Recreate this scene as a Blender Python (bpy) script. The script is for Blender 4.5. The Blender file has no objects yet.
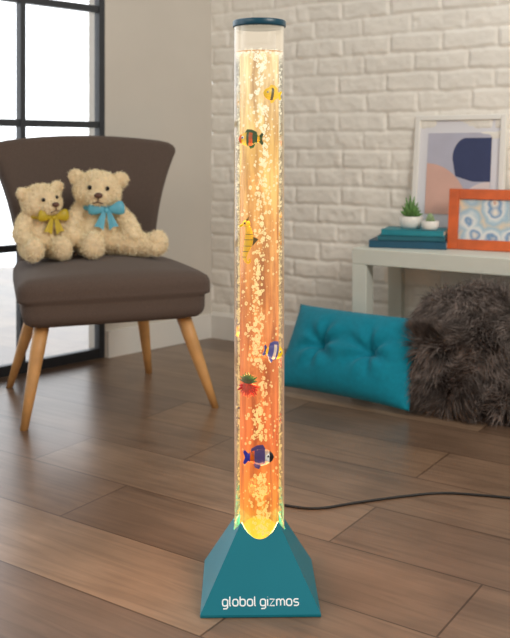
import bpy, bmesh, math, random
import numpy as np
from mathutils import Vector, Matrix, Euler
random.seed(7); rng=np.random.default_rng(7)
scene=bpy.context.scene
scene.view_settings.view_transform='Standard'
scene.view_settings.look='None'

# ---------------------------------------------------------------- helpers
def lin(c):
    out=[]
    for v in c[:3]:
        v/=255.0
        out.append(v/12.92 if v<=0.04045 else ((v+0.055)/1.055)**2.4)
    return (*out,1.0)
class NT:
    def __init__(s,name):
        s.m=bpy.data.materials.new(name); s.m.use_nodes=True
        s.t=s.m.node_tree; s.t.nodes.clear()
        s.out=s.n('ShaderNodeOutputMaterial')
    def n(s,typ,**kw):
        nd=s.t.nodes.new(typ)
        for k,v in kw.items():
            if k.startswith('i_'): nd.inputs[k[2:].replace('_',' ')].default_value=v
            else: setattr(nd,k,v)
        return nd
    def l(s,a,b): s.t.links.new(a,b)
    def ramp(s,fac,stops):
        r=s.n('ShaderNodeValToRGB'); e=r.color_ramp.elements
        while len(e)<len(stops): e.new(0.5)
        for el,(p,c) in zip(e,stops): el.position=p; el.color=c
        s.l(fac,r.inputs[0]); return r.outputs[0]
def mat(name,col,rough=0.6,var=0.12,scale=30,bump=0.0,bscale=200,spec=0.5,sheen=0.0,metal=0.0,glow=0.0):
    k=NT(name); b=k.n('ShaderNodeBsdfPrincipled')
    b.inputs['Roughness'].default_value=rough; b.inputs['Metallic'].default_value=metal
    b.inputs['Specular IOR Level'].default_value=spec
    if sheen: b.inputs['Sheen Weight'].default_value=sheen
    if glow: b.inputs['Emission Color'].default_value=lin(col); b.inputs['Emission Strength'].default_value=glow
    tc=k.n('ShaderNodeTexCoord'); nz=k.n('ShaderNodeTexNoise'); nz.inputs['Scale'].default_value=scale
    nz.inputs['Detail'].default_value=4
    k.l(tc.outputs['Object'],nz.inputs['Vector'])
    c=lin(col)
    d=tuple(x*(1-var) for x in c[:3])+(1,); e=tuple(min(1,x*(1+var)) for x in c[:3])+(1,)
    k.l(k.ramp(nz.outputs[0],[(0.3,d),(0.7,e)]),b.inputs['Base Color'])
    if bump:
        n2=k.n('ShaderNodeTexNoise'); n2.inputs['Scale'].default_value=bscale; n2.inputs['Detail'].default_value=3
        k.l(tc.outputs['Object'],n2.inputs['Vector'])
        bp=k.n('ShaderNodeBump'); bp.inputs['Strength'].default_value=bump; bp.inputs['Distance'].default_value=0.002
        k.l(n2.outputs[0],bp.inputs['Height']); k.l(bp.outputs[0],b.inputs['Normal'])
    k.l(b.outputs[0],k.out.inputs[0]); return k.m
def link(ob,parent=None):
    scene.collection.objects.link(ob)
    if parent: ob.parent=parent
    return ob
def group(name,loc=(0,0,0),rot=(0,0,0),scale=1.0):
    e=bpy.data.objects.new(name,None); e.empty_display_size=0.05
    e.location=loc; e.rotation_euler=rot; e.scale=(scale,)*3
    return link(e)
def meshobj(name,verts,faces,m=None,parent=None,smooth=False,mats=None,fm=None):
    me=bpy.data.meshes.new(name); me.from_pydata([tuple(v) for v in verts],[],[tuple(f) for f in faces]); me.update()
    for mm in (mats or ([m] if m else [])): me.materials.append(mm)
    if fm is not None: me.polygons.foreach_set('material_index',fm)
    if smooth: me.polygons.foreach_set('use_smooth',[True]*len(me.polygons))
    bm=bmesh.new(); bm.from_mesh(me); bmesh.ops.recalc_face_normals(bm,faces=bm.faces); bm.to_mesh(me); bm.free()
    return link(bpy.data.objects.new(name,me),parent)
def box(name,c,s,m,parent=None,bev=0.0,rot=(0,0,0)):
    me=bpy.data.meshes.new(name); bm=bmesh.new(); bmesh.ops.create_cube(bm,size=1)
    for v in bm.verts: v.co=Vector((v.co.x*s[0],v.co.y*s[1],v.co.z*s[2]))
    if bev: bmesh.ops.bevel(bm,geom=bm.edges[:],offset=bev,segments=2,affect='EDGES',profile=0.5)
    bm.to_mesh(me); bm.free(); me.materials.append(m)
    ob=bpy.data.objects.new(name,me); ob.location=c; ob.rotation_euler=rot
    return link(ob,parent)
def cubegrid(n):
    vs={};V=[];F=[]
    def vid(p):
        k=tuple(round(x*1000) for x in p)
        if k not in vs: vs[k]=len(V); V.append(p)
        return vs[k]
    g=[-1+2*i/n for i in range(n+1)]
    for ax in range(3):
        for s in (-1,1):
            for i in range(n):
                for j in range(n):
                    q=[]
                    for a,b in ((i,j),(i+1,j),(i+1,j+1),(i,j+1)):
                        p=[0,0,0]; p[ax]=s; p[(ax+1)%3]=g[a]; p[(ax+2)%3]=g[b]; q.append(vid(tuple(p)))
                    F.append(q if s>0 else q[::-1])
    return V,F
def rounded(name,half,r,m,parent=None,n=16,fn=None,loc=(0,0,0),rot=(0,0,0)):
    V,F=cubegrid(n); out=[]
    for p in V:
        q=Vector([p[i]*half[i] for i in range(3)])
        inn=Vector([max(-(half[i]-r),min(half[i]-r,q[i])) for i in range(3)])
        d=q-inn
        if d.length>1e-9: q=inn+d.normalized()*r
        out.append(fn(q) if fn else q)
    ob=meshobj(name,out,F,m,parent,smooth=True); ob.location=loc; ob.rotation_euler=rot; return ob
def lathe(name,prof,m,parent=None,n=48,loc=(0,0,0),rot=(0,0,0),smooth=True):
    V=[];F=[]
    for r,z in prof:
        for i in range(n):
            a=2*math.pi*i/n; V.append((r*math.cos(a),r*math.sin(a),z))
    for k in range(len(prof)-1):
        for i in range(n):
            j=(i+1)%n; F.append((k*n+i,k*n+j,(k+1)*n+j,(k+1)*n+i))
    if prof[0][0]>1e-5: F.append(tuple(range(n))[::-1])
    if prof[-1][0]>1e-5: F.append(tuple((len(prof)-1)*n+i for i in range(n)))
    ob=meshobj(name,V,F,m,parent,smooth=smooth); ob.location=loc; ob.rotation_euler=rot; return ob
def tubemesh(pts,rad,n=10,flat=1.0):
    pts=[Vector(p) for p in pts]; V=[];F=[]
    T=[(pts[min(i+1,len(pts)-1)]-pts[max(i-1,0)]).normalized() for i in range(len(pts))]
    ref=Vector((0,1,0)) if abs(T[0].y)<0.9 else Vector((1,0,0))
    for i,p in enumerate(pts):
        a=ref-T[i]*ref.dot(T[i]); a.normalize(); b=T[i].cross(a); ref=a
        for k in range(n):
            t=2*math.pi*k/n; V.append(p+(a*math.cos(t)*flat+b*math.sin(t))*rad[i])
    for i in range(len(pts)-1):
        for k in range(n):
            j=(k+1)%n; F.append((i*n+k,i*n+j,(i+1)*n+j,(i+1)*n+k))
    F.append(tuple(range(n))[::-1]); F.append(tuple((len(pts)-1)*n+k for k in range(n)))
    return V,F
def tube(name,pts,rad,m,parent=None,n=10,flat=1.0):
    V,F=tubemesh(pts,rad,n,flat); return meshobj(name,V,F,m,parent,smooth=True)
def ellip(name,c,r,m,parent=None,rot=(0,0,0),seg=20):
    me=bpy.data.meshes.new(name); bm=bmesh.new(); bmesh.ops.create_uvsphere(bm,u_segments=seg,v_segments=seg//2+2,radius=1)
    for v in bm.verts: v.co=Vector((v.co.x*r[0],v.co.y*r[1],v.co.z*r[2]))
    for f in bm.faces: f.smooth=True
    bm.to_mesh(me); bm.free(); me.materials.append(m)
    ob=bpy.data.objects.new(name,me); ob.location=c; ob.rotation_euler=rot; return link(ob,parent)
def vnoise(X,Y,sc,seed):
    r=np.random.default_rng(seed).random((256,256))
    x=X*sc+1000.37; y=Y*sc+1000.71
    xi=np.floor(x).astype(int); yi=np.floor(y).astype(int); fx=x-xi; fy=y-yi
    fx=fx*fx*(3-2*fx); fy=fy*fy*(3-2*fy)
    a=r[xi%256,yi%256]; b=r[(xi+1)%256,yi%256]; c=r[xi%256,(yi+1)%256]; d=r[(xi+1)%256,(yi+1)%256]
    return (a*(1-fx)+b*fx)*(1-fy)+(c*(1-fx)+d*fx)*fy-0.5
def smooth01(x): x=np.clip(x,0,1); return x*x*(3-2*x)
def evalmesh(ob):
    bpy.context.view_layer.update()
    dg=bpy.context.evaluated_depsgraph_get()
    return bpy.data.meshes.new_from_object(ob.evaluated_get(dg))
def bake(ob):
    me=evalmesh(ob); ob.modifiers.clear(); ob.data=me
    me.polygons.foreach_set('use_smooth',[True]*len(me.polygons))
def fur(name,ob,count,L,w,m,parent,jit=0.6,droop=0.0,curl=0.5,clump=0.0,cs=30):
    me=ob.data; me.calc_loop_triangles(); nt=len(me.loop_triangles)
    co=np.empty(len(me.vertices)*3); me.vertices.foreach_get('co',co); co=co.reshape(-1,3)
    tr=np.empty(nt*3,dtype=np.int32); me.loop_triangles.foreach_get('vertices',tr); tr=tr.reshape(-1,3)
    A,B,C=co[tr[:,0]],co[tr[:,1]],co[tr[:,2]]; N=np.cross(B-A,C-A); ar=np.linalg.norm(N,axis=1)+1e-12
    N/=ar[:,None]; idx=rng.choice(nt,count,p=ar/ar.sum())
    u=rng.random((count,1)); v=rng.random((count,1)); fl=(u+v)>1; u=np.where(fl,1-u,u); v=np.where(fl,1-v,v)
    P=A[idx]+u*(B-A)[idx]+v*(C-A)[idx]; n=N[idx]
    cl=np.stack([vnoise(P[:,0]+P[:,1],P[:,2],cs,21+q) for q in range(3)],1)*2*clump
    D=n+jit*rng.normal(size=(count,3))+cl*0.6; D[:,2]-=droop; D/=np.linalg.norm(D,axis=1)[:,None]
    D2=D+curl*rng.normal(size=(count,3))+cl; D2[:,2]-=droop; D2/=np.linalg.norm(D2,axis=1)[:,None]
    S=np.cross(D,rng.normal(size=(count,3))); S/=np.linalg.norm(S,axis=1)[:,None]+1e-9
    ll=L*(0.6+0.8*rng.random((count,1)))
    P=P-n*0.001; M=P+D*ll*0.5; T=M+D2*ll*0.5
    V=np.stack([P-S*w,P+S*w,M+S*w*0.8,M-S*w*0.8,T],axis=1).reshape(-1,3)
    b=np.arange(count)*5
    F=[(i,i+1,i+2,i+3) for i in b.tolist()]+[(i+3,i+2,i+4) for i in b.tolist()]
    m2=bpy.data.meshes.new(name); m2.from_pydata(V.tolist(),[],F); m2.materials.append(m)
    o=bpy.data.objects.new(name,m2); return link(o,parent)

# ---------------------------------------------------------------- layout
AL=math.radians(34); U=Vector((math.cos(AL),-math.sin(AL),0)); NA=Vector((math.sin(AL),math.cos(AL),0))
C=Vector((-0.2,4.2,0)); W=Vector((0.708,0.706,0)).normalized(); WO=Vector((-W.y,W.x,0))
WH=2.6

# ---------------------------------------------------------------- materials
def floor_mat():
    k=NT('wood_plank_floor'); b=k.n('ShaderNodeBsdfPrincipled')
    tc=k.n('ShaderNodeTexCoord'); mp=k.n('ShaderNodeMapping'); mp.inputs['Rotation'].default_value=(0,0,AL)
    mp.inputs['Location'].default_value=(0.35,0.075,0)
    k.l(tc.outputs['Object'],mp.inputs['Vector'])
    def brick(c1,c2,mo,ms):
        br=k.n('ShaderNodeTexBrick'); br.offset=0.37; br.inputs['Scale'].default_value=1
        br.inputs['Brick Width'].default_value=0.95; br.inputs['Row Height'].default_value=0.235
        br.inputs['Mortar Size'].default_value=ms; br.inputs['Mortar Smooth'].default_value=0.1
        br.inputs['Color1'].default_value=c1; br.inputs['Color2'].default_value=c2; br.inputs['Mortar'].default_value=mo
        k.l(mp.outputs[0],br.inputs['Vector']); return br
    br=brick((0,0,0,1),(1,1,1,1),(0.5,0.5,0.5,1),0.0)
    col=k.ramp(br.outputs['Color'],[(0.0,lin((104,82,66))),(0.3,lin((136,112,92))),(0.5,lin((116,95,80))),(0.75,lin((132,106,84))),(1.0,lin((154,129,107)))])
    m2=k.n('ShaderNodeMapping'); m2.inputs['Scale'].default_value=(3.0,38,1); k.l(mp.outputs[0],m2.inputs['Vector'])
    vm=k.n('ShaderNodeVectorMath',operation='ADD'); k.l(m2.outputs[0],vm.inputs[0])
    sc=k.n('ShaderNodeVectorMath',operation='SCALE'); sc.inputs['Scale'].default_value=17.0
    k.l(br.outputs['Color'],sc.inputs[0]); k.l(sc.outputs[0],vm.inputs[1])
    nz=k.n('ShaderNodeTexNoise'); nz.inputs['Scale'].default_value=1.0; nz.inputs['Detail'].default_value=7; nz.inputs['Distortion'].default_value=1.2
    k.l(vm.outputs[0],nz.inputs['Vector'])
    g=k.ramp(nz.outputs[0],[(0.25,(0.62,0.60,0.58,1)),(0.55,(1,1,1,1)),(0.8,(1.24,1.22,1.2,1))])
    mx=k.n('ShaderNodeMixRGB',blend_type='MULTIPLY'); mx.inputs[0].default_value=0.85
    k.l(col,mx.inputs[1]); k.l(g,mx.inputs[2])
    n3=k.n('ShaderNodeTexNoise'); n3.inputs['Scale'].default_value=5.0; n3.inputs['Detail'].default_value=4; k.l(mp.outputs[0],n3.inputs['Vector'])
    g3=k.ramp(n3.outputs[0],[(0.3,(0.74,0.73,0.72,1)),(0.7,(1.14,1.14,1.14,1))])
    mx3=k.n('ShaderNodeMixRGB',blend_type='MULTIPLY'); mx3.inputs[0].default_value=0.85; k.l(mx.outputs[0],mx3.inputs[1]); k.l(g3,mx3.inputs[2])
    bs=brick((1,1,1,1),(1,1,1,1),(0.4,0.34,0.3,1),0.0022)
    mx2=k.n('ShaderNodeMixRGB',blend_type='MULTIPLY'); mx2.inputs[0].default_value=1
    k.l(mx3.outputs[0],mx2.inputs[1]); k.l(bs.outputs['Color'],mx2.inputs[2]); k.l(mx2.outputs[0],b.inputs['Base Color'])
    b.inputs['Roughness'].default_value=0.29; b.inputs['Specular IOR Level'].default_value=0.5
    bp=k.n('ShaderNodeBump'); bp.inputs['Strength'].default_value=0.12; bp.inputs['Distance'].default_value=0.001
    k.l(nz.outputs[0],bp.inputs['Height']); k.l(bp.outputs[0],b.inputs['Normal'])
    k.l(b.outputs[0],k.out.inputs[0]); return k.m
M_floor=floor_mat()
M_brick=mat('painted_white_brick',(240,236,227),0.6,0.04,9,0.5,160)
M_plaster=mat('plaster_wall',(206,200,190),0.8,0.03,3,0.1,80)
M_trim=mat('white_trim',(232,230,224),0.45,0.02,5)
M_steel=mat('black_window_steel',(44,48,54),0.45,0.1,20)
M_teal=mat('teal_plastic',(0,122,140),0.36,0.03,8)
M_tealcap=mat('dark_teal_plastic',(2,66,86),0.35,0.03,8)
M_fabric=mat('taupe_upholstery',(94,81,74),0.95,0.13,300,0.6,700,0.15,0.12)
M_oak=mat('oak_leg',(204,154,96),0.45,0.15,14)
M_pillow=mat('teal_velvet',(0,128,152),0.8,0.10,60,0.3,500,0.25,0.1)
M_furbase=mat('fur_base',(52,46,44),1,0.2,30)
M_fur=mat('grey_fur',(116,106,101),0.75,0.75,26,spec=0.25)
M_table=mat('pale_painted_wood',(212,216,206),0.5,0.03,10)
M_bear=mat('cream_plush',(238,218,182),1,0.10,60,0.8,220,0.1)
M_bearfur=mat('cream_plush_fur',(250,234,202),0.9,0.12,80,spec=0.15)
M_dark=mat('black_bead',(18,14,14),0.15,0.0,5)
M_nose=mat('brown_nose',(92,62,50),0.5,0.1,40)
M_blue=mat('blue_satin_ribbon',(96,178,204),0.4,0.1,30)
M_yel=mat('gold_satin_ribbon',(196,172,40),0.45,0.1,30)
M_white=mat('white_ceramic',(236,234,228),0.3,0.02,5)
M_cable=mat('black_cable',(22,20,20),0.45,0.05,20)

# ---------------------------------------------------------------- floor / walls
box('floor',(0,2.2,-0.03),(9,9,0.06),M_floor)

def brickwall():
    L=2.7; st=0.0065
    a=np.arange(0,L+st,st); z=np.arange(0,WH+st,st); X,Z=np.meshgrid(a,z,indexing='ij')
    Xd=X+0.008*vnoise(X,Z,14,1)+0.004*vnoise(X,Z,40,2); Zd=Z+0.008*vnoise(X,Z,11,3)+0.004*vnoise(X,Z,45,4)
    bw,bh=0.226,0.079
    row=np.floor(Zd/bh).astype(int); xo=Xd+np.where(row%2==0,0,bw/2)+0.012*np.sin(row*2.3)
    colm=np.floor(xo/bw).astype(int)
    fx=xo-colm*bw; fz=Zd-row*bh
    ex=np.minimum(fx,bw-fx); ez=np.minimum(fz,bh-fz); e=np.minimum(ex,ez)
    rr=np.random.default_rng(11).random((400,400))
    off=rr[row%400,colm%400]; off2=rr[(row+77)%400,(colm+31)%400]
    prof=smooth01((e-0.0015)/0.010)
    H=prof*(0.0066+0.004*(off-0.5))+ prof*(off2-0.5)*(fx/bw-0.5)*0.006
    H+=0.006*vnoise(X,Z,9,5)+0.0035*vnoise(X,Z,30,6)+0.0025*vnoise(X,Z,75,7)
    pit=np.clip(vnoise(X,Z,24,8)-0.28,0,1); H-=pit*0.02
    base=C[0]+U.x*X-NA.x*H, C[1]+U.y*X-NA.y*H
    V=np.stack([base[0],base[1],Z],axis=-1).reshape(-1,3)
    nx,nz=X.shape; I=np.arange(nx*nz).reshape(nx,nz)
    F=np.stack([I[:-1,:-1],I[1:,:-1],I[1:,1:],I[:-1,1:]],axis=-1).reshape(-1,4)
    me=bpy.data.meshes.new('wall_back'); me.from_pydata(V.tolist(),[],F.tolist()); me.materials.append(M_brick)
    me.polygons.foreach_set('use_smooth',[True]*len(me.polygons))
    link(bpy.data.objects.new('wall_back',me))
brickwall()

def wallbox(name,s0,s1,z0,z1,m,th=0.12,parent=None,off=0.0):
    a=C-W*s0+WO*off; b=C-W*s1+WO*off; t=WO*th
    pts=[a,b,b+t,a+t]; V=[(p.x,p.y,z0) for p in pts]+[(p.x,p.y,z1) for p in pts]
    F=[(0,1,2,3),(4,5,6,7),(0,1,5,4),(1,2,6,5),(2,3,7,6),(3,0,4,7)]
    return meshobj(name,V,F,m,parent)
S0=0.605
wl=group('wall_left')
NP=5; PW=0.372
S1=S0+NP*PW+0.03
wallbox('plaster_panel',0.0,S0,0,WH,M_plaster,parent=wl)
wallbox('header',S0,S1,2.44,WH,M_plaster,parent=wl)
wallbox('plaster_panel_far',S1,S1+0.6,0,WH,M_plaster,parent=wl)
wallbox('baseboard_left',0.0,S0-0.005,0.0,0.11,M_trim,th=0.018,off=-0.018)
def backbase():
    p0=C+U*0.012; p1=C+U*2.7; t=-NA*0.026
    pts=[p0+NA*0.0,p1,p1+t,p0+t]; V=[(p.x,p.y,0) for p in pts]+[(p.x,p.y,0.105) for p in pts]
    pts2=[p0,p1,p1+t*0.6,p0+t*0.6]; V+=[(p.x,p.y,0.118) for p in pts2]
    F=[(0,1,2,3),(0,1,5,4),(1,2,6,5),(2,3,7,6),(3,0,4,7),(4,5,9,8),(5,6,10,9),(6,7,11,10),(7,4,8,11),(8,9,10,11)]
    meshobj('baseboard_back',V,F,M_trim)
backbase()
# window
win=group('window_1')
kg=NT('window_glass'); tr=kg.n('ShaderNodeBsdfTransparent'); gl=kg.n('ShaderNodeBsdfGlossy'); gl.inputs['Roughness'].default_value=0.02
mx=kg.n('ShaderNodeMixShader'); lw=kg.n('ShaderNodeFresnel'); kg.l(lw.outputs[0],mx.inputs[0]); kg.l(tr.outputs[0],mx.inputs[1]); kg.l(gl.outputs[0],mx.inputs[2]); kg.l(mx.outputs[0],kg.out.inputs[0])
for i in range(NP+1):
    wd=0.026 if i==0 else 0.022
    s=S0+i*PW
    wallbox('mullion_%d'%i,s,s+wd,0.0,2.44,M_steel,th=0.035,parent=win,off=0.004)
for i,z in enumerate((0.0,0.475,0.962,1.445,1.93,2.41)):
    wallbox('rail_%d'%i,S0+0.004,S1-0.004,z,z+(0.04 if i==0 else 0.027),M_steel,th=0.03,parent=win,off=0.008)
wallbox('glass',S0+0.01,S1-0.01,0.01,2.43,kg.m,th=0.004,parent=win,off=0.02)

# ---------------------------------------------------------------- bubble lamp
LX,LY=0.0085,1.785
lamp=group('bubble_tube_lamp',(LX,LY,0),(0,0,math.radians(1.0)))
hw,sl=0.1125,0.54; R=0.0497
def base_mesh():
    n=96; V=[];F=[]
    rings=[]
    def sq(th):
        c,s=math.cos(th),math.sin(th); return 1/max(abs(c),abs(s))
    ths=[2*math.pi*i/n for i in range(n)]
    z0=0.006
    def ring(f): 
        rings.append(len(V)); 
        for t in ths: V.append(f(t))
    ring(lambda t:(hw*0.985*sq(t)*math.cos(t),hw*0.985*sq(t)*math.sin(t),0))
    ring(lambda t:(hw*sq(t)*math.cos(t),hw*sq(t)*math.sin(t),0.002))
    ring(lambda t:(hw*sq(t)*math.cos(t),hw*sq(t)*math.sin(t),z0))
    def top(t,k):
        rt=R+0.0012; wtop=rt/sq(t); zt=z0+(hw-wtop)/sl
        r0=hw*sq(t); r=r0+(rt-r0)*k; z=z0+(zt-z0)*k; return (r*math.cos(t),r*math.sin(t),z)
    for k in (0.25,0.5,0.75,1.0): ring(lambda t,k=k:top(t,k))
    ring(lambda t:(0.0482*math.cos(t),0.0482*math.sin(t),top(t,1)[2]-0.001))
    ring(lambda t:(0.0482*math.cos(t),0.0482*math.sin(t),0.09))
    for a,b in zip(rings[:-1],rings[1:]):
        for i in range(n):
            j=(i+1)%n; F.append((a+i,a+j,b+j,b+i))
    F.append(tuple(range(n))); F.append(tuple(rings[-1]+i for i in range(n)))
    return meshobj('pyramid_base',V,F,M_teal,lamp)
base_mesh()
def emis(name,col,st):
    k=NT(name); e=k.n('ShaderNodeEmission'); e.inputs[0].default_value=lin(col); e.inputs[1].default_value=st
    k.l(e.outputs[0],k.out.inputs[0]); return k.m
ellip('led_lens',(0,0,0.114),(0.036,0.036,0.026),emis('amber_led',(255,186,50),3.0),lamp)
# outer acrylic tube; its peach edge glow is emission put into the material
k=NT('glow_edged_acrylic'); tc=k.n('ShaderNodeTexCoord'); sp=k.n('ShaderNodeSeparateXYZ'); k.l(tc.outputs['Object'],sp.inputs[0])
tr=k.n('ShaderNodeBsdfTransparent'); gl=k.n('ShaderNodeBsdfGlossy'); gl.inputs['Roughness'].default_value=0.06
em=k.n('ShaderNodeEmission'); em.inputs[1].default_value=0.98
k.l(k.ramp(sp.outputs[2],[(0.1,lin((252,186,136))),(0.5,lin((248,200,160))),(0.9,lin((255,224,176))),(1.0,lin((255,238,212)))]),em.inputs[0])
lw=k.n('ShaderNodeLayerWeight'); lw.inputs[0].default_value=0.5
m1=k.n('ShaderNodeMixShader'); k.l(k.ramp(lw.outputs['Facing'],[(0.0,(0.04,)*3+(1,)),(0.45,(0.16,)*3+(1,)),(0.72,(0.6,)*3+(1,)),(1.0,(0.95,)*3+(1,))]),m1.inputs[0])
k.l(tr.outputs[0],m1.inputs[1]); k.l(em.outputs[0],m1.inputs[2])
m2=k.n('ShaderNodeMixShader'); fr=k.n('ShaderNodeFresnel'); k.l(fr.outputs[0],m2.inputs[0]); k.l(m1.outputs[0],m2.inputs[1]); k.l(gl.outputs[0],m2.inputs[2])
k.l(m2.outputs[0],k.out.inputs[0]); M_acr=k.m
def opencyl(name,r,z0,z1,m,n=64):
    V=[];F=[]
    for z in (z0,z1):
        for i in range(n): t=2*math.pi*i/n; V.append((r*math.cos(t),r*math.sin(t),z))
    for i in range(n): j=(i+1)%n; F.append((i,j,n+j,n+i))
    return meshobj(name,V,F,m,lamp,smooth=True)
opencyl('acrylic_tube',R,0.092,1.115,M_acr)
# glowing water
k=NT('glowing_water'); tc=k.n('ShaderNodeTexCoord'); sp=k.n('ShaderNodeSeparateXYZ'); k.l(tc.outputs['Object'],sp.inputs[0])
base=k.ramp(sp.outputs[2],[(0.12,lin((255,190,60))),(0.17,lin((255,144,46))),(0.3,lin((240,116,54))),(0.5,lin((232,134,72))),(0.7,lin((240,168,90))),(0.88,lin((250,206,120))),(1.05,lin((255,230,172)))])
mp=k.n('ShaderNodeMapping'); mp.inputs['Scale'].default_value=(60,60,8); k.l(tc.outputs['Object'],mp.inputs['Vector'])
nz=k.n('ShaderNodeTexNoise'); nz.inputs['Scale'].default_value=1; nz.inputs['Detail'].default_value=3; k.l(mp.outputs[0],nz.inputs['Vector'])
st=k.ramp(nz.outputs[0],[(0.34,(0.42,0.26,0.2,1)),(0.5,(0.95,0.86,0.78,1)),(0.62,(1.25,1.35,1.4,1))])
mu=k.n('ShaderNodeMixRGB',blend_type='MULTIPLY'); mu.inputs[0].default_value=0.9; k.l(base,mu.inputs[1]); k.l(st,mu.inputs[2])
em=k.n('ShaderNodeEmission'); em.inputs[1].default_value=1.15; k.l(mu.outputs[0],em.inputs[0])
tr=k.n('ShaderNodeBsdfTransparent'); tr.inputs[0].default_value=(1,0.86,0.74,1)
m1=k.n('ShaderNodeMixShader'); k.l(k.ramp(nz.outputs[0],[(0.3,(0.45,)*3+(1,)),(0.65,(0.72,)*3+(1,))]),m1.inputs[0])
k.l(tr.outputs[0],m1.inputs[1]); k.l(em.outputs[0],m1.inputs[2]); k.l(m1.outputs[0],k.out.inputs[0])
opencyl('water_column',0.0385,0.112,1.062,k.m)
k=NT('lit_air_gap'); tr=k.n('ShaderNodeBsdfTransparent'); em=k.n('ShaderNodeEmission'); em.inputs[0].default_value=lin((255,236,206)); em.inputs[1].default_value=1.0
m1=k.n('ShaderNodeMixShader'); m1.inputs[0].default_value=0.36; k.l(tr.outputs[0],m1.inputs[1]); k.l(em.outputs[0],m1.inputs[2]); k.l(m1.outputs[0],k.out.inputs[0])
opencyl('air_glow_shell',0.0475,1.066,1.112,k.m)  # emissive shell added so the air space above the water looks lit
lathe('water_surface',[(0.0,1.0625),(0.02,1.062),(0.044,1.0625),(0.0475,1.064)],emis('foam_glow',(240,180,120),0.9),lamp)
lathe('cap',[(0.0,1.111),(0.0475,1.111),(0.0475,1.113),(0.0520,1.113),(0.0528,1.1145),(0.0528,1.1235),(0.0515,1.1255),(0.0,1.1265)],M_tealcap,lamp)

def px(x,y,ra=0.0435):
    X=(x-255)/900*1.744-LX; X=max(-0.034,min(0.034,X)); Y=-math.sqrt(ra*ra-X*X); d=LY+Y
    return (X,Y,0.87-(y-150)/900*d), math.atan2(X,-Y)*0.75
DECO=[(270,94,14),(249,139,17),(245,243,14),(245,226,12),(245,260,12),(274,352,16),(248,376,15),(248,393,16),(260,457,19)]
DC=[(px(x,y)[0],r/515.0) for x,y,r in DECO]
def bubbles():
    bm=bmesh.new(); bmesh.ops.create_icosphere(bm,subdivisions=1,radius=1)
    bv=np.array([v.co[:] for v in bm.verts]); bf=np.array([[v.index for v in f.verts] for f in bm.faces]); bm.free()
    n=750; z=0.13+rng.random(n)*0.93
    ang=rng.random(n)*2*math.pi; rad=0.040+rng.random(n)*0.006
    sz=0.0008+0.0016*rng.random(n)**2
    ctr=np.stack([rad*np.cos(ang),rad*np.sin(ang),z],1)
    m=1750; z2=0.125+rng.random(m)*0.935; wv=np.where(rng.random(m)<0.72,0.0070,0.016); x2=0.006*np.sin(z2*9)+rng.normal(size=m)*wv; x2=np.clip(x2,-0.034,0.034)
    y2=-np.sqrt(0.0405**2-x2**2)-0.002*rng.random(m); y2=np.where(rng.random(m)<0.25,-y2,y2)
    ctr=np.concatenate([ctr,np.stack([x2,y2,z2],1)]); sz=np.concatenate([sz,0.0010+0.0026*rng.random(m)**2])
    f=380; a=rng.random(f)*6.283; r=0.046*np.sqrt(rng.random(f))
    ctr=np.concatenate([ctr,np.stack([r*np.cos(a),r*np.sin(a),1.058+0.008*rng.random(f)],1)]); sz=np.concatenate([sz,0.0014+0.0012*rng.random(f)])
    keep=np.ones(len(ctr),bool)
    for (c,r_) in DC:   # bubbles stream around the ornaments
        keep&=~((np.hypot(ctr[:,0]-c[0],ctr[:,2]-c[2])<r_*0.85)&(ctr[:,1]<0))
    ctr=ctr[keep]; sz=sz[keep]
    V=(ctr[:,None,:]+bv[None]*sz[:,None,None]*np.array([1,1,1.25])).reshape(-1,3)
    F=(bf[None]+(np.arange(len(ctr))*len(bv))[:,None,None]).reshape(-1,3)
    me=bpy.data.meshes.new('bubbles'); me.from_pydata(V.tolist(),[],F.tolist())
    k=NT('lit_bubble'); tc=k.n('ShaderNodeTexCoord'); sp=k.n('ShaderNodeSeparateXYZ'); k.l(tc.outputs['Object'],sp.inputs[0])
    em=k.n('ShaderNodeEmission'); em.inputs[1].default_value=1.2
    k.l(k.ramp(sp.outputs[2],[(0.12,lin((255,212,110))),(0.4,lin((255,210,136))),(0.7,lin((255,228,160))),(1,lin((255,246,214)))]),em.inputs[0])
    tr=k.n('ShaderNodeBsdfTransparent'); mx=k.n('ShaderNodeMixShader'); lw=k.n('ShaderNodeLayerWeight'); lw.inputs[0].default_value=0.5
    k.l(k.ramp(lw.outputs['Facing'],[(0.0,(0.35,)*3+(1,)),(0.6,(0.95,)*3+(1,))]),mx.inputs[0]); k.l(tr.outputs[0],mx.inputs[1]); k.l(em.outputs[0],mx.inputs[2]); k.l(mx.outputs[0],k.out.inputs[0])
    me.materials.append(k.m); me.polygons.foreach_set('use_smooth',[True]*len(me.polygons))
    link(bpy.data.objects.new('bubbles',me),lamp)
bubbles()
for i,(z,e_) in enumerate(((0.165,9.0),(0.45,3.5),(0.8,3.0))):  # hidden point lights added inside the tube for warm spill
    l=bpy.data.lights.new('amber_spill_%d'%i,'POINT'); l.energy=e_; l.color=(1,0.5,0.16); l.shadow_soft_size=0.025
    ob=bpy.data.objects.new('amber_spill_%d'%i,l); ob.location=(0,0,z); link(ob,lamp)
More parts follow.
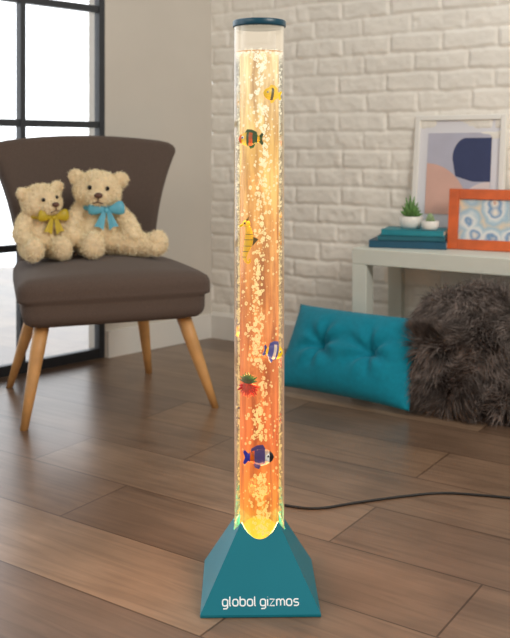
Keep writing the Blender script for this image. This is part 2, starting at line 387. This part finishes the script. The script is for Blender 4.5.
# lettering: monoline rounded strokes raised on the base front
def lettering():
    cu=bpy.data.curves.new('base_lettering','CURVE'); cu.dimensions='3D'; cu.bevel_depth=0.0012; cu.bevel_resolution=2; cu.use_fill_caps=True
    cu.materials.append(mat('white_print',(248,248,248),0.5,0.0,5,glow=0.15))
    w,h=0.0088,0.0108; x=0.0; strokes=[]
    def o(x0): 
        return [(x0+w/2+w/2*math.copysign(abs(math.cos(t))**0.65,math.cos(t)),h/2+h/2*math.copysign(abs(math.sin(t))**0.65,math.sin(t))) for t in [i*math.pi/12 for i in range(25)]]
    def let(c,x0):
        if c=='o': strokes.append(o(x0)); return w
        if c=='l': strokes.append([(x0,h*1.45),(x0,h*0.2),(x0+0.0006,0.0004),(x0+0.0018,0)]); return 0.0016
        if c=='b': strokes.append(o(x0)); strokes.append([(x0,h*1.45),(x0,h*0.4)]); return w
        if c=='a': strokes.append(o(x0)); strokes.append([(x0+w,h*0.95),(x0+w,0)]); return w
        if c=='g': strokes.append(o(x0)); strokes.append([(x0+w,h*0.95),(x0+w,-h*0.25),(x0+w*0.8,-h*0.43),(x0+w*0.15,-h*0.45)]); return w
        if c=='i': strokes.append([(x0,0),(x0,h)]); strokes.append([(x0,h*1.34),(x0,h*1.38)]); return 0.0
        if c=='z': strokes.append([(x0,h),(x0+w*0.9,h),(x0,0),(x0+w*0.95,0)]); return w*0.95
        if c=='m': 
            strokes.append([(x0,0),(x0,h)]); a=0.0066
            for q in (0,1): strokes.append([(x0+a*q,h*0.75),(x0+a*q+a*0.3,h*0.98),(x0+a*q+a*0.75,h*0.98),(x0+a*q+a,h*0.72),(x0+a*q+a,0)])
            return 2*a
        if c=='s': strokes.append([(x0+w*0.9,h),(x0+w*0.25,h),(x0+w*0.03,h*0.85),(x0+w*0.05,h*0.62),(x0+w*0.3,h*0.5),(x0+w*0.65,h*0.5),(x0+w*0.9,h*0.38),(x0+w*0.9,h*0.13),(x0+w*0.65,0),(x0,0)]); return w*0.9
    for c in 'global gizmos':
        if c==' ': x+=0.0046; continue
        x+=let(c,x)+0.0036
    x-=0.0036; sc=0.142/x
    for st_ in strokes:
        s=cu.splines.new('POLY'); s.points.add(len(st_)-1)
        for p,(a,b) in zip(s.points,st_): p.co=((a-x/2)*sc,b,0,1)
    ob=bpy.data.objects.new('base_lettering',cu); fa=math.atan(sl); zt=0.0195
    ob.location=(0,-(hw-sl*(zt-0.006))-0.0002,zt); ob.rotation_euler=(math.pi/2-fa,0,0); ob.scale=(1,1,0.5); link(ob,lamp)
lettering()
# ornaments
def pm(name,col,g=0.12): return mat(name,col,0.35,0.08,90,glow=g)  # emission in the plastic's own colour imitates light from behind
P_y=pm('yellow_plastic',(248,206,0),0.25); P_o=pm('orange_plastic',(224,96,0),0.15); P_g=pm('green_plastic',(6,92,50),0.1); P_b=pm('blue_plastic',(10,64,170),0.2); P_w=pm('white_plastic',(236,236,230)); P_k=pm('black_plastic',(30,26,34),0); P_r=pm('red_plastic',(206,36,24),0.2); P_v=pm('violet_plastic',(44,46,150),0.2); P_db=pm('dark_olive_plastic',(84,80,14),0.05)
def fish(name,loc,L,mats,bands,fins,flip=1,tilt=0,rz=0,hh=0.62):
    g=group(name,loc,(0,tilt,rz)); g.parent=lamp
    n=20;mr=18;V=[];F=[];fm=[]
    for i in range(mr+1):
        t=i/mr; x=(t-0.5)*L; h=hh*0.5*L*math.sin(math.pi*min(1,t*0.92+0.02))**0.6*(1-0.25*t); 
        if i==0: h*=0.35
        for k_ in range(n):
            a=2*math.pi*k_/n; V.append((x*flip,h*0.34*math.cos(a),h*math.sin(a)))
    for i in range(mr):
        for k_ in range(n):
            j=(k_+1)%n; F.append((i*n+k_,i*n+j,(i+1)*n+j,(i+1)*n+k_)); fm.append(bands[min(len(bands)-1,int(i/mr*len(bands)))])
    F.append(tuple(range(n))); fm.append(bands[0]); F.append(tuple(mr*n+q for q in range(n))); fm.append(bands[-1])
    meshobj('body',V,F,None,g,True,mats,fm)
    def fin(nm,pts,m):
        y=0.0009; V=[(p[0]*L*flip,-y,p[1]*L) for p in pts]+[(p[0]*L*flip,y,p[1]*L) for p in pts]; q=len(pts)
        F=[tuple(range(q)),tuple(range(q,2*q))]+[(i,(i+1)%q,q+(i+1)%q,q+i) for i in range(q)]
        meshobj(nm,V,F,m,g)
    fin('tail',[(0.40,0.07),(0.58,0.27),(0.64,0.20),(0.57,0.0),(0.64,-0.20),(0.58,-0.27),(0.40,-0.07)],fins)
    fin('dorsal_fin',[(-0.22,hh*0.34),(-0.1,hh*0.62),(0.12,hh*0.60),(0.34,hh*0.44),(0.36,hh*0.12)],fins)
    fin('ventral_fin',[(-0.05,-hh*0.34),(0.05,-hh*0.62),(0.2,-hh*0.54),(0.3,-hh*0.2)],fins)
    for s in (-1,1):
        ellip('eye_white',(-0.28*L*flip,s*0.12*L*hh,0.06*L),(0.065*L,0.03*L,0.065*L),P_w,g)
        ellip('pupil',(-0.29*L*flip,s*0.15*L*hh,0.06*L),(0.038*L,0.02*L,0.038*L),P_k,g)
fish('fish_yellow',px(271,94)[0],0.034,[P_y,P_db,P_o],[0,0,0,1,0,0,0],P_y,1,0.15,px(271,94)[1],0.85)
fish('fish_orange_green',px(249,139)[0],0.045,[P_y,P_g,P_o],[2,0,0,1,2,1,1,0],P_g,1,0,px(249,139)[1],0.68)
fish('fish_blue_yellow',px(274,352)[0],0.040,[P_b,P_w,P_y],[2,2,0,1,0,0,2],P_b,-1,0.25,px(274,352)[1],0.85)
fish('fish_violet',px(260,457)[0],0.052,[P_v,P_w,P_o,P_k],[3,1,0,0,0,2,0],P_v,-1,0.0,px(260,457)[1],0.72)
(sx,sy,sz),sr=px(246,243)
def seahorse():
    g=group('seahorse',(sx,sy-0.001,sz),(0,0,sr*0.6),1.35); g.parent=lamp
    pts=[];rad=[]
    ctrl=[(0.0015,0.0,0.026,0.0038),(0.003,0,0.02,0.0048),(0.0045,0,0.013,0.0062),(0.004,0,0.005,0.0074),(0.002,0,-0.004,0.0064),(-0.001,0,-0.012,0.0046),(-0.003,0,-0.020,0.0034),(-0.001,0,-0.027,0.0028),(0.004,0,-0.029,0.0024),(0.006,0,-0.025,0.0020),(0.004,0,-0.022,0.0015)]
    for c in ctrl: pts.append(c[:3]); rad.append(c[3])
    o=tube('body',pts,rad,P_y,g,12,0.42); md=o.modifiers.new('s','SUBSURF'); md.render_levels=1; md.levels=1
    for q in range(5):
        t=ctrl[2+q]; ellip('rib_%d'%q,(t[0],-0.0004,t[2]),(t[3]*1.06,t[3]*0.44,0.0007),P_db,g)
    ellip('head',(0.0,0,0.028),(0.0062,0.0032,0.0052),P_y,g)
    tube('snout',[(-0.002,0,0.028),(-0.010,0,0.024)],[0.0028,0.0016],P_y,g,8)
    tube('crown',[(0.001,0,0.031),(0.003,0,0.038)],[0.0026,0.0008],P_db,g,6)
    meshobj('dorsal_fin',[(0.009,-0.0006,0.01),(0.018,0,0.006),(0.009,0.0006,-0.004)],[(0,1,2)],P_db,g)
    ellip('eye',(-0.0015,-0.0032,0.029),(0.0015,0.0006,0.0015),P_k,g)
seahorse()
def coral():
    (x,y,z),r=px(248,384); g=group('coral_plant',(x,y,z),(0,0,r),1.25); g.parent=lamp; q=random.Random(3)
    for i in range(9):
        a=math.radians(-75+150*i/8); L=0.014+0.004*q.random()
        tube('leaf_%d'%i,[(0,0,0),(math.sin(a)*L*0.5,-0.001,0.5*L*math.cos(a)+0.003),(math.sin(a)*L,0.000,L*math.cos(a)+0.002)],[0.0022,0.003,0.0006],P_g,g,6,0.6)
    for i in range(11):
        a=math.radians(-80+160*i/10); L=0.018+0.006*q.random()
        tube('branch_%d'%i,[(0,0.0005,0),(math.sin(a)*L*0.5,-0.001,-0.5*L*math.cos(a)),(math.sin(a)*L*0.8,0.000,-L*math.cos(a))],[0.0026,0.0028,0.001],P_r,g,6)
coral()

# power cord
cp=[(0.01,1.895),(-0.02,2.02),(-0.035,2.18),(0.01,2.235),(0.08,2.19),(0.15,2.17),(0.24,2.21),(0.36,2.25),(0.47,2.28),(0.57,2.26),(0.68,2.23),(0.85,2.27),(1.1,2.4),(1.4,2.45)]
cv=bpy.data.curves.new('power_cord','CURVE'); cv.dimensions='3D'; cv.bevel_depth=0.0030; cv.bevel_resolution=3; cv.resolution_u=10
s=cv.splines.new('NURBS'); s.points.add(len(cp)-1); s.use_endpoint_u=True; s.order_u=3
for p,q in zip(s.points,cp): p.co=(q[0],q[1],0.0032,1)
cv.materials.append(M_cable); link(bpy.data.objects.new('power_cord',cv))

# ---------------------------------------------------------------- armchair
ch=group('accent_chair',(-0.545,3.17,0),(0,0,math.radians(21)))
def seatfn(q):
    t=(q.y+0.28)/0.56
    w=1.0-0.14*t; q=q.copy(); q.x*=w
    if q.z>0: q.z+=0.038*max(0,1-(q.x/0.31)**2)*max(0,1-(q.y/0.30)**2)
    else:
        q.x*=0.95; q.y*=0.96
    if q.y<0: q.y-=0.02*(1-(q.x/0.31)**2)
    return q
rounded('seat',(0.320,0.285,0.076),0.040,M_fabric,ch,20,seatfn,(0.003,-0.01,0.385))
def backrest():
    nu,nv=22,18; V=[];F=[]
    for i in range(nu+1):
        u=-1+2*i/nu
        for j in range(nv+1):
            v=j/nv
            hwid=0.243+0.03*v+0.088*v**2.6
            top=0.568-0.03*abs(u)**2
            if abs(u)>0.85: top-=0.018*((abs(u)-0.85)/0.15)**2
            z=0.355+v*top
            y=0.225+0.115*v-0.055*abs(u)**2.2*(0.5+0.5*v)
            V.append((hwid*u,y,z))
    for i in range(nu):
        for j in range(nv):
            a=i*(nv+1)+j; F.append((a,a+nv+1,a+nv+2,a+1))
    o=meshobj('backrest',V,F,M_fabric,ch,True)
    md=o.modifiers.new('sol','SOLIDIFY'); md.thickness=0.075; md.offset=0
    md=o.modifiers.new('bev','BEVEL'); md.width=0.024; md.segments=4; md.limit_method='ANGLE'; md.angle_limit=math.radians(50)
    return o
backrest()
for nm,t,b in (('leg_front_left',(-0.225,-0.20),(-0.295,-0.285)),('leg_front_right',(0.235,-0.20),(0.338,-0.265)),('leg_back_left',(-0.19,0.19),(-0.285,0.25)),('leg_back_right',(0.19,0.19),(0.245,0.275))):
    T=Vector((t[0],t[1],0.33)); B=Vector((b[0],b[1],0.0))
    V,F=tubemesh([T,T.lerp(B,0.33),T.lerp(B,0.66),B],[0.026,0.023,0.018,0.013],20)
    o=meshobj(nm,V,F,M_oak,ch,True)
    for v in o.data.vertices:
        if v.co.z<0.006: v.co.z=0.0
box('seat_frame',(0,-0.005,0.314),(0.50,0.46,0.025),M_fabric,ch,0.004)

# ---------------------------------------------------------------- teddy bears
def teddy(loc,rz,scale,pose,ribbon,headrot,fcount=14000):
    g=group('teddy_bear',loc,(0,0,rz),scale)
    bm=bmesh.new()
    def ball(c,r,M=None):
        r=r if isinstance(r,(tuple,list)) else (r,r,r)
        mm=Matrix.Translation(c)@Matrix.Diagonal((*r,1))
        if M is not None: mm=M@mm
        bmesh.ops.create_icosphere(bm,subdivisions=3,radius=1,matrix=mm)
    def chain(pts,rs,n=7):
        for (a,b),(ra,rb) in zip(zip(pts[:-1],pts[1:]),zip(rs[:-1],rs[1:])):
            for i in range(n+1):
                t=i/n; ball(Vector(a).lerp(Vector(b),t),ra+(rb-ra)*t)
    chain([(0,0.0,0.065),(0,0.0,0.10),(0,0.0,0.155)],[0.070,0.066,0.046]); ball((0,-0.02,0.085),(0.063,0.060,0.058))
    H=Matrix.Translation((0,-0.015,0.232))@Euler(headrot).to_matrix().to_4x4()
    ball((0,0,0),(0.084,0.07,0.066),H); ball((0,-0.01,-0.015),(0.084,0.066,0.05),H)
    ball((0,-0.066,-0.020),(0.041,0.040,0.032),H); ball((0,-0.04,0.012),(0.045,0.04,0.04),H)
    for s_ in (-1,1):
        ball((s_*0.080,0.0,0.040),(0.028,0.014,0.028),H); ball((s_*0.060,0,0.028),(0.024,0.016,0.024),H)
    for A in pose['arms']: chain(A,[0.034,0.033,0.029])
    for A in pose['legs']:
        chain(A,[0.046,0.042,0.036]); f=Vector(A[-1]); d=(f-Vector(A[-2])).normalized()
        ball(f+Vector((0,0,0.012))+d*0.008,(0.036,0.03,0.045)); 
    me=bpy.data.meshes.new('body'); bm.to_mesh(me); bm.free(); me.materials.append(M_bear)
    o=bpy.data.objects.new('body',me); link(o,g)
    md=o.modifiers.new('r','REMESH'); md.mode='VOXEL'; md.voxel_size=0.006; md.use_smooth_shade=True
    md=o.modifiers.new('s','SMOOTH'); md.factor=0.5; md.iterations=3
    tx=bpy.data.textures.new('curl','CLOUDS'); tx.noise_scale=0.014; tx.noise_depth=2
    md=o.modifiers.new('d','DISPLACE'); md.texture=tx; md.strength=0.010; md.mid_level=0.5
    bake(o)
    for v in o.data.vertices: 
        if v.co.z<0.004: v.co.z=0.004*0.5+v.co.z*0.2
    fur('plush_pile',o,fcount,0.011,0.0011,M_bearfur,g,0.7,0.1,1.0,0.8,45)
    def hp(p): return H@Vector(p)
    for s_ in (-1,1):
        ellip('eye',hp((s_*0.030,-0.071,0.014)),(0.008,0.007,0.008),M_dark,g)
    ellip('nose',hp((0,-0.110,-0.006)),(0.015,0.009,0.010),M_nose,g)
    tube('mouth',[hp((0,-0.110,-0.012)),hp((0,-0.111,-0.026))],[0.0022,0.0022],M_nose,g,6)
    tube('smile',[hp((-0.018,-0.100,-0.036)),hp((0,-0.108,-0.029)),hp((0.018,-0.100,-0.036))],[0.002]*3,M_nose,g,6)
    n=28; V,F=[],[]
    for i in range(n):
        a=2*math.pi*i/n
        for rr,zz in ((0.058,-0.010),(0.061,0.0),(0.058,0.010)): V.append((rr*math.cos(a),rr*math.sin(a)-0.008,0.176+zz+0.008*math.sin(a)))
    for i in range(n):
        j=(i+1)%n
        for q in (0,1): F.append((i*3+q,j*3+q,j*3+q+1,i*3+q+1))
    meshobj('ribbon_collar',V,F,ribbon,g,True)
    bx,by,bz=pose.get('bow',(0.012,-0.085,0.165))
    for s_ in (-1,1):
        pts=[];rad=[]
        for t,r in ((0,0.005),(0.25,0.012),(0.5,0.020),(0.75,0.025),(0.93,0.022),(1.0,0.010)):
            pts.append((bx+s_*0.062*t,by-0.004*math.sin(t*3),bz+0.012*t)); rad.append(r)
        tube('bow_loop',pts,rad,ribbon,g,16,0.5)
        V=[(bx,by-0.006,bz),(bx+s_*0.014,by-0.008,bz-0.002),(bx+s_*0.042,by-0.012,bz-0.055),(bx+s_*0.024,by-0.014,bz-0.056),(bx+s_*0.010,by-0.012,bz-0.068)]
        o3=meshobj('bow_tail',V,[(0,1,2,3,4)],ribbon,g); md=o3.modifiers.new('s','SOLIDIFY'); md.thickness=0.002
    ellip('bow_knot',(bx,by-0.004,bz),(0.009,0.009,0.010),ribbon,g)
    return g
SZ=0.499
teddy((-0.562,3.215,SZ),math.radians(10),1.0,dict(
    arms=[[(-0.058,-0.01,0.155),(-0.092,-0.045,0.105),(-0.080,-0.085,0.07)],[(0.058,-0.01,0.155),(0.105,-0.035,0.11),(0.125,-0.075,0.07)]],
    legs=[[(-0.045,-0.02,0.046),(-0.025,-0.09,0.042),(-0.015,-0.145,0.036)],[(0.05,-0.02,0.046),(0.125,-0.06,0.042),(0.20,-0.095,0.034)]],bow=(0.03,-0.085,0.160)),
    M_blue,(math.radians(6),math.radians(4),math.radians(2)))
teddy((-0.752,3.145,SZ-0.003),math.radians(30),0.86,dict(
    arms=[[(-0.058,-0.01,0.155),(-0.09,-0.05,0.10),(-0.075,-0.09,0.07)],[(0.058,-0.01,0.155),(0.09,-0.05,0.11),(0.085,-0.09,0.075)]],
    legs=[[(-0.045,-0.02,0.046),(-0.06,-0.09,0.042),(-0.065,-0.14,0.036)],[(0.045,-0.02,0.046),(0.05,-0.09,0.042),(0.05,-0.14,0.036)]],bow=(0.03,-0.085,0.165)),
    M_yel,(math.radians(4),math.radians(-8),math.radians(14)))

# ---------------------------------------------------------------- console table and things
P=Vector((0.366,3.40,0)); TH=0.5; TD=0.37; TL=1.25; tk=0.06
tb=group('console_table',(P.x,P.y,0),(0,0,-AL))
box('top',(TL/2,TD/2,TH-tk/2),(TL,TD,tk),M_table,tb,0.003)
for i,(x,y) in enumerate(((0.03,0.03),(TL-0.03,0.03),(0.03,TD-0.03),(TL-0.03,TD-0.03))):
    box('leg_%d'%(i+1),(x,y,(TH-tk)/2),(0.06,0.06,TH-tk),M_table,tb,0.003)
def tpos(u,n,z=0): q=P+U*u+NA*n; return (q.x,q.y,TH+z)
fw,fh=0.37,0.51
pf=group('framed_art_print',tpos(0.295,0.285),(math.radians(-7),0,-AL))
def frame(g,w,h,t,d,m):
    box('frame_left',(-w/2+t/2,0,h/2),(t,d,h),m,g,0.002); box('frame_right',(w/2-t/2,0,h/2),(t,d,h),m,g,0.002)
    box('frame_top',(0,0,h-t/2),(w-2*t,d,t),m,g,0.002); box('frame_bottom',(0,0,t/2),(w-2*t,d,t),m,g,0.002)
frame(pf,fw,fh,0.020,0.022,M_white)
M_mat=mat('mat_board',(226,226,232),0.8,0.01,5)
box('mat_board',(0,0.004,fh/2),(fw-0.03,0.006,fh-0.03),M_mat,pf)
def flat(nm,pts,m,g,y): 
    return meshobj(nm,[(p[0],y,p[1]) for p in pts],[tuple(range(len(pts)))],m,g)
def arc(cx,cz,rx,rz_,a0,a1,n=14): return [(cx+rx*math.cos(math.radians(a0+(a1-a0)*i/n)),cz+rz_*math.sin(math.radians(a0+(a1-a0)*i/n))) for i in range(n+1)]
flat('print_ground',[(-0.13,0.12),(0.13,0.12),(0.13,0.44),(-0.13,0.44)],mat('print_grey_lilac',(186,186,202),0.7,0.05,10),pf,-0.0005)
flat('print_navy_shape',[(0.13,0.25),(0.13,0.42)]+[(0.03,0.42)]+arc(0.03,0.34,0.055,0.08,90,180)+[(-0.01,0.27),(0.06,0.25)],mat('print_navy',(56,66,104),0.7,0.08,10),pf,-0.0012)
flat('print_peach_shape',[(-0.13,0.12),(0.05,0.12)]+arc(-0.13,0.12,0.18,0.20,0,90),mat('print_peach',(220,178,164),0.7,0.05,10),pf,-0.0018)
flat('print_blush_shape',arc(0.13,0.12,0.13,0.13,90,180)+[(0.13,0.12)],mat('print_blush',(228,214,212),0.7,0.03,10),pf,-0.0024)
of=group('orange_photo_frame',tpos(0.462,0.19),(math.radians(-9),0,-AL+0.1))
M_or=mat('orange_wood',(208,94,38),0.45,0.2,16)
frame(of,0.305,0.226,0.038,0.02,M_or)
k=NT('abstract_print'); b=k.n('ShaderNodeBsdfPrincipled'); b.inputs['Roughness'].default_value=0.5
tc=k.n('ShaderNodeTexCoord'); n1=k.n('ShaderNodeTexNoise'); n1.inputs['Scale'].default_value=18; n1.inputs['Detail'].default_value=3; k.l(tc.outputs['Object'],n1.inputs['Vector'])
vm=k.n('ShaderNodeVectorMath',operation='SCALE'); vm.inputs['Scale'].default_value=0.04; k.l(n1.outputs['Color'],vm.inputs[0])
va=k.n('ShaderNodeVectorMath',operation='ADD'); k.l(tc.outputs['Object'],va.inputs[0]); k.l(vm.outputs[0],va.inputs[1])
vo=k.n('ShaderNodeTexVoronoi'); vo.inputs['Scale'].default_value=13; vo.inputs['Randomness'].default_value=0.8; k.l(va.outputs[0],vo.inputs['Vector'])
k.l(k.ramp(vo.outputs['Distance'],[(0.0,lin((190,110,80))),(0.12,lin((236,228,214))),(0.3,lin((110,150,190))),(0.42,lin((226,228,226))),(0.6,lin((160,190,208))),(0.8,lin((230,208,176)))]),b.inputs['Base Color']); k.l(b.outputs[0],k.out.inputs[0])
box('picture',(0,0.003,0.113),(0.245,0.006,0.166),k.m,of)
bk=group('book_stack',tpos(0.160,0.175),(0,0,-AL+0.28))
M_pg=mat('book_pages',(226,220,204),0.8,0.08,120)
def book(nm,w,d,t,z,m,r,x=0):
    b=group(nm,(x,0,z),(0,0,r)); b.parent=bk
    box('pages',(0.003,0.0,t/2),(w-0.01,d-0.012,t-0.006),M_pg,b); 
    box('cover_bottom',(0,0,0.0015),(w,d,0.003),m,b); box('cover_top',(0,0,t-0.0015),(w,d,0.003),m,b)
    box('spine',(0,-d/2+0.0015,t/2),(w,0.003,t),m,b,0.001)
book('book_lower',0.290,0.17,0.028,0.0,mat('navy_teal_cover',(18,80,106),0.5,0.1,20),0)
book('book_middle',0.25,0.16,0.018,0.0285,mat('teal_cover_b',(20,100,116),0.5,0.1,20),0.05,0.01)
book('book_upper',0.235,0.15,0.022,0.047,mat('teal_cover',(22,134,150),0.5,0.1,20),-0.04,0.02)
M_leaf=mat('succulent_green',(92,134,70),0.5,0.25,60); M_leaf2=mat('pale_succulent',(140,164,120),0.5,0.2,60)
def succ(loc,s,m,spiky):
    g=group('potted_succulent',loc,(0,0,0),s)
    lathe('pot',[(0.0,0.0),(0.026,0.0),(0.033,0.012),(0.035,0.034),(0.033,0.036),(0.031,0.032),(0.0,0.031)],M_white,g,32)
    q=random.Random(5)
    for i in range(20):
        a=i*2.399; e=(0.25+0.75*i/20); L=(0.06 if spiky else 0.034)*(0.7+0.5*e)
        o=0.8*(1-e)+0.12; dx,dy=math.cos(a),math.sin(a)
        pts=[(dx*0.006,dy*0.006,0.028),(dx*L*o*0.6,dy*L*o*0.6,0.028+L*0.5*e+0.006),(dx*L*o,dy*L*o,0.03+L*e)]
        tube('leaf_%d'%i,pts,[0.004,0.0060 if spiky else 0.008,0.0008],m,g,7,0.6)
bt=TH+0.0695
q=P+U*0.160+NA*0.18; succ((q.x,q.y,bt),1.30,M_leaf,True)
q=P+U*0.250+NA*0.155; succ((q.x,q.y,bt),0.95,M_leaf2,False)

# ---------------------------------------------------------------- cushions
def cushion(name,w,h,t,m,loc,rot,buttons=(),n=56,pinch=0.06,pw=2.6,pe=0.55):
    V=[];F=[]
    def height(u,v):
        b=max(0,(1-abs(u)**pw))**pe*max(0,(1-abs(v)**pw))**pe
        x,z=u*w/2,v*h/2; d=0
        for bx,bz in buttons:
            r=math.hypot(x-bx,z-bz); th=math.atan2(z-bz,x-bx)
            d+=0.85*math.exp(-(r/0.028)**1.3)+0.13*math.cos(6*th+bx*20)*math.exp(-((r-0.05)/0.05)**2)
        return t/2*b*(1-min(0.93,d))
    idx={}
    for s in (-1,1):
        for i in range(n+1):
            for j in range(n+1):
                u=-1+2*i/n; v=-1+2*j/n; edge=i in(0,n) or j in(0,n)
                if edge and s==1: idx[(s,i,j)]=idx[(-1,i,j)]; continue
                px_=u*w/2*(1-pinch*(1-v*v)*abs(u)**3*1.0); pz_=v*h/2*(1-pinch*(1-u*u)*abs(v)**3)
                idx[(s,i,j)]=len(V); V.append((px_,s*height(u,v),pz_))
    for s in (-1,1):
        for i in range(n):
            for j in range(n):
                f=(idx[(s,i,j)],idx[(s,i+1,j)],idx[(s,i+1,j+1)],idx[(s,i,j+1)])
                F.append(f if s<0 else f[::-1])
    g=group(name,loc,rot); o=meshobj('cover',V,F,m,g,True)
    for i,(bx,bz) in enumerate(buttons):
        ellip('button_%d'%i,(bx,-t/2*0.16,bz),(0.012,0.006,0.012),m,g)
    return g,o
lean=math.radians(-34)
pc=Vector((0.287,3.095,0)); hh_=0.325/2
cg,co_=cushion('tufted_cushion',0.55,0.325,0.155,M_pillow,(pc.x+NA.x*0.09,pc.y+NA.y*0.09,hh_*math.cos(lean)+0.018),(lean,0,-math.radians(37)),[(-0.1,0.0),(0.1,0.0)])
fg,fo=cushion('faux_fur_cushion',0.42,0.36,0.24,M_furbase,(0.765,2.975,0.195),(math.radians(-24),math.radians(4),-math.radians(26)),n=30,pinch=-0.10,pw=2.2,pe=0.5)
fur('fur_pile',fo,38000,0.064,0.0014,M_fur,fg,0.26,0.28,0.32,1.5,14)

# ---------------------------------------------------------------- lights + world
w=bpy.data.worlds.new('World'); scene.world=w; w.use_nodes=True; nt=w.node_tree; nt.nodes.clear()
o=nt.nodes.new('ShaderNodeOutputWorld'); bg=nt.nodes.new('ShaderNodeBackground'); tc=nt.nodes.new('ShaderNodeTexCoord')
dt=nt.nodes.new('ShaderNodeVectorMath'); dt.operation='DOT_PRODUCT'; dt.inputs[1].default_value=(WO.x,WO.y,0.0)
nt.links.new(tc.outputs['Generated'],dt.inputs[0])
rp=nt.nodes.new('ShaderNodeValToRGB'); e=rp.color_ramp.elements
e[0].position=0.25; e[0].color=(0.44,0.42,0.385,1); e[1].position=0.62; e[1].color=(2.6,2.7,2.8,1)
nt.links.new(dt.outputs['Value'],rp.inputs[0]); nt.links.new(rp.outputs[0],bg.inputs[0]); nt.links.new(bg.outputs[0],o.inputs[0])
def area(name,loc,tgt,size,power,col):
    l=bpy.data.lights.new(name,'AREA'); l.size=size; l.energy=power; l.color=col
    ob=bpy.data.objects.new(name,l); ob.location=loc; ob.rotation_euler=(Vector(tgt)-Vector(loc)).to_track_quat('-Z','Y').to_euler(); link(ob)
area('added_fill_light',(1.9,0.2,2.5),(0.5,3.9,1.0),1.2,62,(1,0.95,0.87))  # unseen area light, added to brighten the brick wall
area('added_fill_light',(-1.8,0.0,2.3),(-0.2,3.0,0.5),1.2,14,(1,0.95,0.88))  # second unseen light, added as fill from the camera side

# ---------------------------------------------------------------- camera
cam=bpy.data.cameras.new('camera'); cam.sensor_fit='AUTO'; cam.sensor_width=36; cam.lens=900/638*36
cam.shift_y=-169/638; cam.dof.use_dof=True; cam.dof.focus_distance=1.76; cam.dof.aperture_fstop=6.3
co=bpy.data.objects.new('camera',cam); co.location=(0,0,0.87); co.rotation_euler=(math.pi/2,0,0); link(co); scene.camera=co
